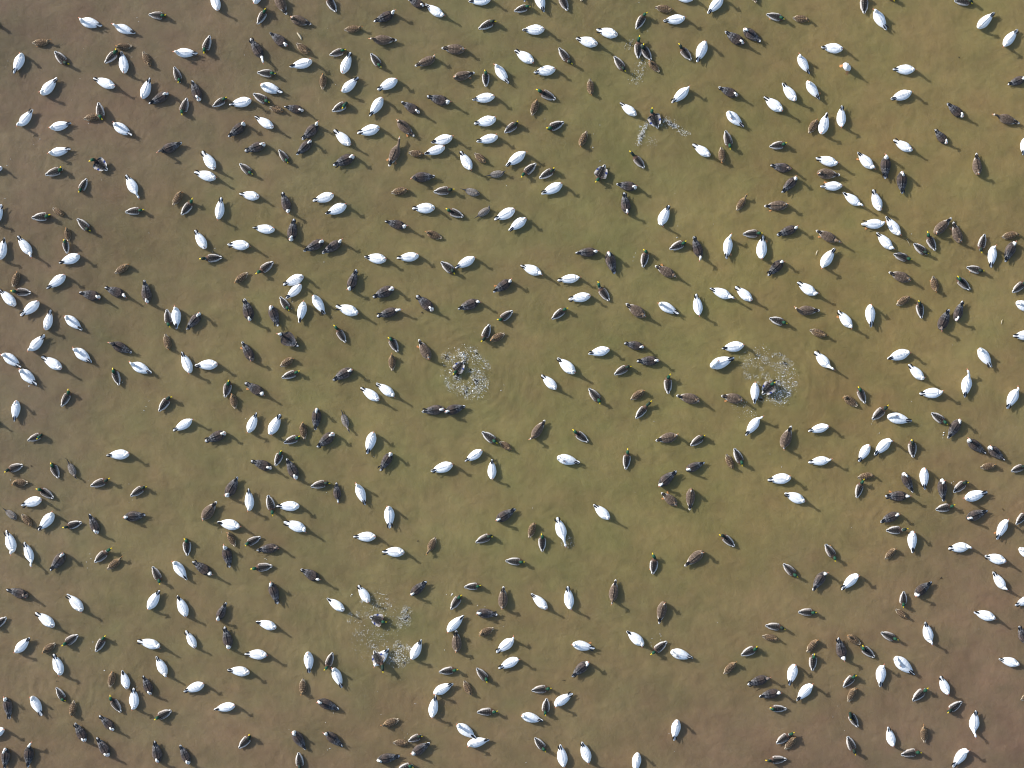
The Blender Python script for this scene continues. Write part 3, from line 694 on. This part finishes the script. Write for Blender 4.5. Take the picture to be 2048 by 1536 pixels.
for i, b in enumerate(birds):
    k = b['k']; sp = SPEC[k]; fl = b['fl']
    T = px(b['tx'], b['ty'], .10); B = px(b['bx'], b['by'], .12 if sp['form'] == 'duck' else .20)
    dv = Vector((B.x - T.x, B.y - T.y, 0)); L = dv.length; phi = math.atan2(dv.y, dv.x)
    br = np.random.default_rng(1000 + i)
    var = br.random(4)
    tail_x = BODY[sp['form']][0][0] - sp['tail'][0]          # local x of the tail tip
    s = sp['s'] * br.uniform(.95, 1.05)
    rest = sp['ref']
    if 'k' in fl:
        s = L / (BODY[sp['form']][-1][0] + .03 - tail_x) * 1.0; ext = 0
    elif 'u' in fl:
        s = sp['s']; ext = 0
    else:
        ext = L / s - (BODY[sp['form']][-1][0] + (.17 if sp['form'] == 'goose' else .155) - tail_x)
        lo, hi = (-.115, .26 if 'd' in fl else .16) if sp['form'] == 'goose' else (-.095, .10)
        if ext < lo: s *= max(.8, L / (L + (lo - ext) * s)); ext = lo
        if ext > hi: s *= min(1.15, L / max(.1, L - (ext - hi) * s)); ext = hi
    yaw = float(br.normal(0, .36))
    if 'd' in fl: yaw = 0
    root = bpy.data.objects.new(NAMES[k], None); COL.objects.link(root)
    root.empty_display_size = .1
    org = Vector((T.x, T.y, 0)) + Vector((math.cos(phi), math.sin(phi), 0)) * (-tail_x * s)
    lift = .07 if 'z' in fl else float(br.uniform(-.008, .006))
    root.location = (org.x, org.y, lift)
    root.rotation_euler = (float(br.normal(0, .03)), float(br.normal(0, .025)), phi)
    root.scale = (s, s * float(br.uniform(.91, 1.03)), s)
    if 'u' in fl:                                   # tipped up, tail to the sky, feet paddling
        root.location = (px(1690, 137).x, px(1690, 137).y, .02)
        root.rotation_euler = (0, R(72), phi + math.pi)
        root.scale = (s, s * .95, s)
    elif 'z' in fl:
        root.rotation_euler = (root.rotation_euler[0], R(-8), phi)
    b['obj'] = root; b['phi'] = phi
    b['cx'] = (b['tx'] + b['bx']) / 2; b['cy'] = (b['ty'] + b['by']) / 2
    if 'u' in fl: b['cx'], b['cy'] = 1690, 137
    body, tip, hd = make_body(k, ext, yaw, fl, var)
    child('body', body, root)
    vi = int(br.integers(3))
    for sg in (1, -1):
        op = 'x' in fl and k in WING_OPEN
        w = child('wing', WING_OPEN[k][sg] if op else WING[k][sg][vi], root)
        if sp['form'] == 'goose' and 'u' not in fl:
            p = child('wing_tip', PRIM[sg][int(br.integers(4))], w)
            p.rotation_euler = (0, 0, float(br.normal(0, .06)))
            if k == 'G': p.scale = (.82, .8, 1); p.location = (-.03, 0, 0)
    child('tail', TAIL[k][int(br.integers(2))], root)
    if 'u' not in fl:
        bl = child('bill', BILL[k], root)
        bl.location = tip; bl.rotation_euler = (0, math.asin(max(-1, min(1, -hd.z))), math.atan2(hd.y, hd.x))
    if 'f' in fl or 'u' in fl:
        gs = 1.0 if sp['form'] == 'goose' else .7
        for sg in ((1, -1) if (k == 'G' and var[3] > .7) or 'u' in fl else ((1 if var[3] > .5 else -1),)):
            ft = child('foot', FOOT, root)
            if 'u' in fl:
                ft.location = (-.13, sg * .13, .0); ft.rotation_euler = (R(30 * sg), R(-60), R(-60 * sg)); ft.scale = (1.5, 1.5, 1.5)
            else:
                ft.location = (-.20 * gs, sg * .125 * gs, .016); ft.rotation_euler = (0, 0, R(-25) * sg); ft.scale = (gs, gs, 1)

# ------------------------------------------------------------------ splashes, drops, feathers, twigs
ICO_V = np.array([(0, 0, 1), (.894, 0, .447), (.276, .851, .447), (-.724, .526, .447), (-.724, -.526, .447), (.276, -.851, .447),
                  (.724, .526, -.447), (-.276, .851, -.447), (-.894, 0, -.447), (-.276, -.851, -.447), (.724, -.526, -.447), (0, 0, -1)])
ICO_F = [(0, 1, 2), (0, 2, 3), (0, 3, 4), (0, 4, 5), (0, 5, 1), (1, 6, 2), (2, 7, 3), (3, 8, 4), (4, 9, 5), (5, 10, 1),
         (2, 6, 7), (3, 7, 8), (4, 8, 9), (5, 9, 10), (1, 10, 6), (6, 11, 7), (7, 11, 8), (8, 11, 9), (9, 11, 10), (10, 11, 6)]

def foam(cx, cy, n, rad, size=(.05, .13), ecc=(1, 1), hole=0, seed=0):
    g = np.random.default_rng(500 + seed); out = []
    for _ in range(int(n * .36)):
        an = g.uniform(0, 6.28); d = hole + (rad - hole) * math.sqrt(g.random())
        out.append((cx + d * math.cos(an) * ecc[0], cy + d * math.sin(an) * ecc[1], g.uniform(.009, .020), g.uniform(*size), g.uniform(1, 2.0), -an + 1.57, 'f'))
    return out

def drops(name, pts, label, cat='splash'):
    """pts: (photo x, photo y, z, radius in m, stretch, direction)"""
    verts, faces = [], []
    mats = []
    for (x, y, z, r, st, an, *fo) in pts:
        p = px(x, y, z); c, s_ = math.cos(an), math.sin(an)
        b = len(verts); flat = .05 if fo else .8; r = r / .80 if fo else r; mats += [1 if fo else 0] * 20
        for v in ICO_V:
            r_ = r * .80; vx, vy, vz = v[0] * r_ * st, v[1] * r_, v[2] * r_ * flat
            verts.append((p.x + vx * c - vy * s_, p.y + vx * s_ + vy * c, p.z + vz))
        faces += [(f[0] + b, f[1] + b, f[2] + b) for f in ICO_F]
    me = mesh_from(name, verts, faces, None, M_DROP)
    me.materials.append(M_FOAM); me.polygons.foreach_set('material_index', mats)
    o = bpy.data.objects.new(name, me); COL.objects.link(o)
    o['kind'] = 'stuff'; o['label'] = label; o['category'] = cat
    return o

def cloud(cx, cy, n, inner, outer, a0=0, a1=360, zmax=.12, r=(.004, .013), ecc=(1, 1), seed=0):
    g = np.random.default_rng(seed); out = []
    for _ in range(int(n * 1.25)):
        an = R(g.uniform(a0, a1)); d = inner + (outer - inner) * g.beta(1.6, 1.7)
        rad = lerp(r[0], r[1], g.random() ** 1.7) * (2.0 if g.random() < .06 else 1)
        out.append((cx + d * math.cos(an) * ecc[0] + g.normal(0, 3), cy + d * math.sin(an) * ecc[1] + g.normal(0, 3), g.uniform(0, zmax) ** 1.0, rad, g.uniform(1, 2.2), an))
    return out

drops('splash_drops', cloud(928, 742, 330, 18, 52, zmax=.15, r=(.004, .012), ecc=(.95, 1.05), seed=1) + cloud(945, 770, 130, 5, 32, 0, 110, r=(.004, .012), seed=2)
      + cloud(925, 710, 25, 0, 12, r=(.008, .02), seed=3) + foam(940, 765, 60, 34, seed=1) + foam(922, 718, 18, 12, seed=2) + foam(928, 742, 60, 50, hole=30, seed=3), 'white ring of spray round the bathing drake, left of centre')
drops('splash_drops', cloud(1540, 762, 420, 14, 58, -60, 75, zmax=.16, r=(.003, .011), ecc=(1, 1.0), seed=4) + cloud(1516, 735, 160, 5, 50, 200, 330, r=(.003, .010), seed=5)
      + cloud(1500, 805, 80, 5, 40, 60, 200, r=(.003, .009), seed=6) + cloud(1553, 785, 110, 0, 26, r=(.004, .013), seed=7) + foam(1552, 785, 55, 26, seed=4) + foam(1550, 760, 60, 52, seed=5) + foam(1518, 735, 30, 30, seed=6),
      'fan of white spray round the drake fighting beside a white goose')
arc = []
g = np.random.default_rng(9)
for q in range(220):
    t = g.random()
    x = lerp(1300, 1276, t ** .6); y = lerp(243, 288, t); arc.append((x + g.normal(0, 2.5), y + g.normal(0, 2.5), g.uniform(0, .05), g.uniform(.004, .012), g.uniform(1, 2.4), R(110)))
for q in range(220):
    t = g.random()
    x = lerp(1325, 1372, t); y = lerp(241, 270, t ** 1.6); arc.append((x + g.normal(0, 3.5), y + g.normal(0, 3.5), g.uniform(0, .05), g.uniform(.003, .011), g.uniform(1, 2.4), R(-30)))
arc += [a[:3] + (g.uniform(.03, .08), 1.6, a[5], 'f') for a in arc[::14]]
arc = [a if len(a) == 7 else a for a in arc]
arc += cloud(1303, 272, 50, 4, 22, 40, 140, r=(.003, .009), seed=10)
drops('splash_drops', arc, 'two white arcs of spray trailing behind the drake, upper right of centre')
tr = []
for q in range(120):
    t = g.random(); tr.append((lerp(1290, 1268, t) + g.normal(0, 6), lerp(122, 168, t) + g.normal(0, 4), g.uniform(0, .04), g.uniform(.003, .011), g.uniform(1, 2), R(60)))
for q in range(40):
    t = g.random(); tr.append((lerp(1268, 1252, t) + g.normal(0, 3), lerp(78, 98, t) + g.normal(0, 4), g.uniform(0, .03), g.uniform(.003, .010), 1.5, R(60)))
tr += [a[:3] + (g.uniform(.03, .07), 1.4, a[5], 'f') for a in tr[::14]]
drops('splash_drops', tr, 'trail of white drops beside two drakes chasing a hen near the top')
drops('splash_drops', cloud(757, 1240, 220, 16, 56, zmax=.10, r=(.003, .010), ecc=(1.0, .95), seed=12) + cloud(745, 1290, 150, 4, 45, r=(.003, .010), seed=13)
      + cloud(795, 1312, 170, 2, 28, r=(.004, .013), ecc=(1.1, .75), seed=14) + cloud(822, 1292, 50, 2, 14, 90, 200, r=(.004, .011), seed=15) + cloud(808, 1235, 60, 2, 14, r=(.003, .01), ecc=(.5, 1.4), seed=16)
      + cloud(750, 1198, 50, 4, 24, r=(.004, .012), seed=17) + foam(797, 1312, 45, 26, ecc=(1.1, .8), seed=7) + foam(757, 1240, 60, 60, seed=8) + foam(812, 1228, 22, 14, ecc=(.5, 1.4), seed=9),
      'scattered white spray round two splashing drakes, lower left of centre')
drops('splash_drops', cloud(1135, 1085, 70, 4, 12, r=(.003, .010), seed=18), 'small white splash at the bill of a stretched white goose')
FLECK = [(16,122,3),(12,134,3),(18,118,2),(80,278,4),(78,282,3),(67,289,2),(160,157,3),(143,200,2),(177,247,3),(264,114,3),(274,35,4),(277,43,3),(209,122,3),(198,62,2),(36,229,2),
 (167,97,2),(10,397,3),(14,331,4),(21,318,3),(136,318,2),(226,382,2),(203,360,3),(190,338,6),(503,42,2),(482,98,3),(489,110,3),(362,88,2),(520,130,2),(760,20,2),(655,57,2),(671,169,3),
 (1090,238,3),(1200,250,4),(1187,268,3),(1186,295,5),(1013,371,3),(1200,322,4),(1283,30,3),(1278,5,3),(1266,90,2),(1250,98,2),(648,524,4),(430,497,4),(425,504,3),(298,466,3),(1295,62,2),
 (1350,387,2),(1427,448,3),(1354,475,5),(1271,506,4),(1268,514,5),(1266,522,4),(1298,446,2),(1355,452,2),(1823,468,4),(1815,478,2),(1819,490,2),(1868,238,2),(1825,132,2),(950,664,3),(956,668,2),
 (1002,781,5),(1008,770,3),(585,604,3),(583,617,3),(491,837,3),(622,652,2),(58,772,6),(298,802,3),(292,813,3),(288,821,5),(284,826,3),(245,765,3),(252,766,2),(21,960,4),(258,968,4),(178,962,3),(265,1000,2),
 (258,1005,2),(180,1108,4),(173,1124,4),(182,1117,4),(175,1136,3),(184,1138,2),(530,1117,4),(533,1119,3),(443,1064,3),(186,1284,4),(184,1302,3),(186,1308,2),(181,1297,2),(209,1341,6),(274,1374,3),(194,1236,2),
 (748,913,3),(653,985,3),(1540,908,3),(1563,934,4),(1530,928,2),(1640,996,3),(1703,1055,3),(1065,1016,4),(1766,1060,2),(1903,966,4),(1907,963,3),(1886,1036,3),(1884,1030,2),(704,1189,8),(702,1192,5),
 (1905,690,2),(1823,803,4),(1759,866,4),(1756,868,3),(1743,848,3),(1745,843,2),(1888,865,6),(1887,870,6),(1886,876,4),(730,1392,2),(830,1407,4),(832,1408,3),(755,1383,2),(667,1426,4),(651,1445,4),(663,1420,2),
 (578,1459,3),(900,1226,2),(889,1300,4),(762,1429,3),(804,1460,2),(815,1468,3),(809,1476,3),(862,1506,3),(660,1497,5),(655,1500,4),(1007,1253,3),(1320,1268,5),(1322,1272,4),(1304,1277,4),(1303,1292,3),(1302,1285,2),(1321,1280,4),
 (1435,1245,3),(1666,1434,3),(1676,1412,3),(1689,1461,3),(1349,1503,2),(1338,1467,3),(1052,1525,4),(1958,1258,3),(1308,842,2),(1302,840,2),(1270,985,2),(1308,843,3),(893,1189,4),(905,1188,7),(903,1190,6),(955,1211,5),(970,1213,4)]
gg = np.random.default_rng(77)
drops('water_flecks', [(x, y, .006, r * .0034, gg.uniform(1, 1.9), gg.uniform(0, 3)) for x, y, r in FLECK], 'tiny white water drops flicked up among the birds', 'droplets')

def floating(name, x, y, ln, wd, an, mat, label, cat):
    """a curled blade (feather or splinter) lying on the surface, with thickness"""
    p = px(x, y); verts, faces = [], []
    n = 8
    for i in range(n):
        t = i / (n - 1); w = wd * math.sin(math.pi * (.08 + .86 * t)) ** .7
        cx_ = ln * (t - .5); cy_ = .12 * ln * math.sin(t * 2.2); z = .010 + .012 * math.sin(t * 3.0)
        for q, dz in ((-1, 0), (0, .006), (1, 0), (0, -.006)):
            verts.append((cx_, cy_ + q * w, z + dz))
    for i in range(n - 1):
        for j in range(4):
            k = (j + 1) % 4; faces.append((i * 4 + j, i * 4 + k, i * 4 + 4 + k, i * 4 + 4 + j))
    faces.append((0, 3, 2, 1)); faces.append(tuple((n - 1) * 4 + j for j in range(4)))
    me = mesh_from(name, verts, faces, None, mat)
    o = bpy.data.objects.new(name, me); COL.objects.link(o)
    o.location = (p.x, p.y, 0); o.rotation_euler = (0, 0, an)
    o['label'] = label; o['category'] = cat
    return o
floating('floating_feather', 598, 73, .25, .035, R(-63), M_FEATHER, 'long pale feather floating above a brown hen near the top left', 'feather')
floating('floating_feather', 1634, 506, .15, .016, R(65), M_FEATHER, 'small pale feather floating left of a white goose, right of centre', 'feather')
floating('floating_feather', 2004, 644, .15, .013, R(70), M_FEATHER, 'thin pale feather floating alone near the right edge', 'feather')
floating('floating_feather', 1815, 484, .17, .007, R(-65), M_FEATHER, 'faint curved feather beside a drake below two white geese on right', 'feather')
floating('twig', 62, 932, .09, .009, R(-60), M_TWIG, 'short dark twig right of a drake by the left edge', 'twig')
floating('twig', 1127, 1361, .13, .008, R(-15), M_TWIG, 'thin dark twig below a dark white-headed goose, bottom middle', 'twig')
floating('twig', 2005, 1019, .08, .010, R(-70), M_TWIG, 'short dark twig above the white goose near right edge', 'twig')
floating('twig', 132, 918, .07, .008, R(-40), M_TWIG, 'tiny dark twig above a drake and a pintail, far left', 'twig')
floating('leaf_scrap', 1882, 1156, .05, .022, R(20), M_TWIG, 'round dark leaf scrap above right of a white-headed goose', 'leaf')
floating('leaf_scrap', 836, 1082, .04, .018, R(50), M_TWIG, 'dark leaf scrap left of a brown hen, lower middle', 'leaf')
floating('leaf_scrap', 844, 625, .04, .020, R(10), M_TWIG, 'dark leaf scrap below a white-headed dark goose, left of centre', 'leaf')
floating('leaf_scrap', 114, 1362, .035, .016, R(80), M_TWIG, 'dark leaf scrap above a drake near the bottom left', 'leaf')
floating('leaf_scrap', 1918, 115, .035, .018, R(30), M_TWIG, 'dark leaf scrap alone in open water, top right', 'leaf')

# ------------------------------------------------------------------ labels: what singles each bird out, checked against all the others
KIND = {'W': 'white goose', 'B': 'dark white-headed goose', 'M': 'green-headed drake', 'H': 'mottled brown hen', 'G': 'brown goose', 'P': 'long-tailed grey duck'}
DIRS = ['right', 'up-right', 'up', 'up-left', 'left', 'down-left', 'down', 'down-right']
REL = ['right of', 'up-right of', 'above', 'up-left of', 'left of', 'down-left of', 'below', 'down-right of']
def octant(dx, dy): return int(round(math.atan2(dy, dx) / (math.pi / 4))) % 8
COLN = ['far left', 'left', 'left of centre', 'right of centre', 'right', 'far right']
ROWN = ['topmost part', 'upper part', 'middle', 'lower part', 'bottom part']
STATE = [('u', 'tipped up with tail in air'), ('k', 'with head laid back'), ('x', 'thrashing in spray'), ('d', 'stretching its neck down'), ('z', 'climbing on another bird')]
vis = [b for b in birds if -20 < b['cx'] < 2068 and -20 < b['cy'] < 1556]
for b in birds:
    b['dir'] = octant(math.cos(b['phi']), math.sin(b['phi']))
for b in birds:
    b['state'] = next((w for f, w in STATE if f in b['fl'] and not (f == 'x' and 'z' in b['fl'])), '')
    b['cell'] = (min(5, max(0, int(b['cx'] / (2048 / 6)))), min(4, max(0, int(b['cy'] / (1536 / 5)))))
    ns = sorted((o for o in vis if o is not b), key=lambda o: math.hypot(o['cx'] - b['cx'], o['cy'] - b['cy']))[:3]
    b['nb'] = [(REL[octant(b['cx'] - o['cx'], o['cy'] - b['cy'])], o['k'], o['dir']) for o in ns]
def feats(b, lvl):
    f = [('k', b['k']), ('s', b['state'])]
    if lvl >= 1: f.append(('d', b['dir']))
    if lvl in (2, 4, 5, 6): f.append(('n0', b['nb'][0][:2]))
    if lvl in (3, 5, 6, 7): f.append(('c', b['cell']))
    if lvl in (4, 6): f.append(('n1', b['nb'][1][:2]))
    if lvl in (7,): f.append(('n0', b['nb'][0]))
    return tuple(f)
def words(b, lvl):
    s = KIND[b['k']]
    if b['state']: s += ' ' + b['state']
    s += ' facing ' + DIRS[b['dir']]
    if lvl in (2, 4, 5, 6): s += ', ' + b['nb'][0][0] + ' a ' + KIND[b['nb'][0][1]]
    if lvl == 7: s += ', ' + b['nb'][0][0] + ' a ' + KIND[b['nb'][0][1]] + ' facing ' + DIRS[b['nb'][0][2]]
    if lvl in (4, 6): s += ' and ' + b['nb'][1][0] + ' a ' + KIND[b['nb'][1][1]]
    if lvl in (3, 5, 6, 7):
        s += ', ' + COLN[b['cell'][0]] + ', ' + ROWN[b['cell'][1]]
    return s
from collections import Counter
counts = {l: Counter(feats(b, l) for b in birds) for l in range(8)}
used = Counter()
for b in birds:
    lvl = 6
    for l in (1, 5, 6, 4, 2, 7, 3):
        if counts[l][feats(b, l)] == 1 and len(words(b, l).split()) <= 16 and not used[words(b, l)]:
            lvl = l; break
    else:
        lvl = 3
    w = words(b, lvl)
    used[w] += 1
    b['lvl'] = lvl
    b['obj']['label'] = w
    b['obj']['category'] = 'duck' if SPEC[b['k']]['form'] == 'duck' else 'goose'
    b['obj']['group'] = GROUPS[b['k']]
print('birds', len(birds), Counter(b['k'] for b in birds), 'label levels', Counter(b['lvl'] for b in birds), 'repeated', [w for w, n in used.items() if n > 1][:10])
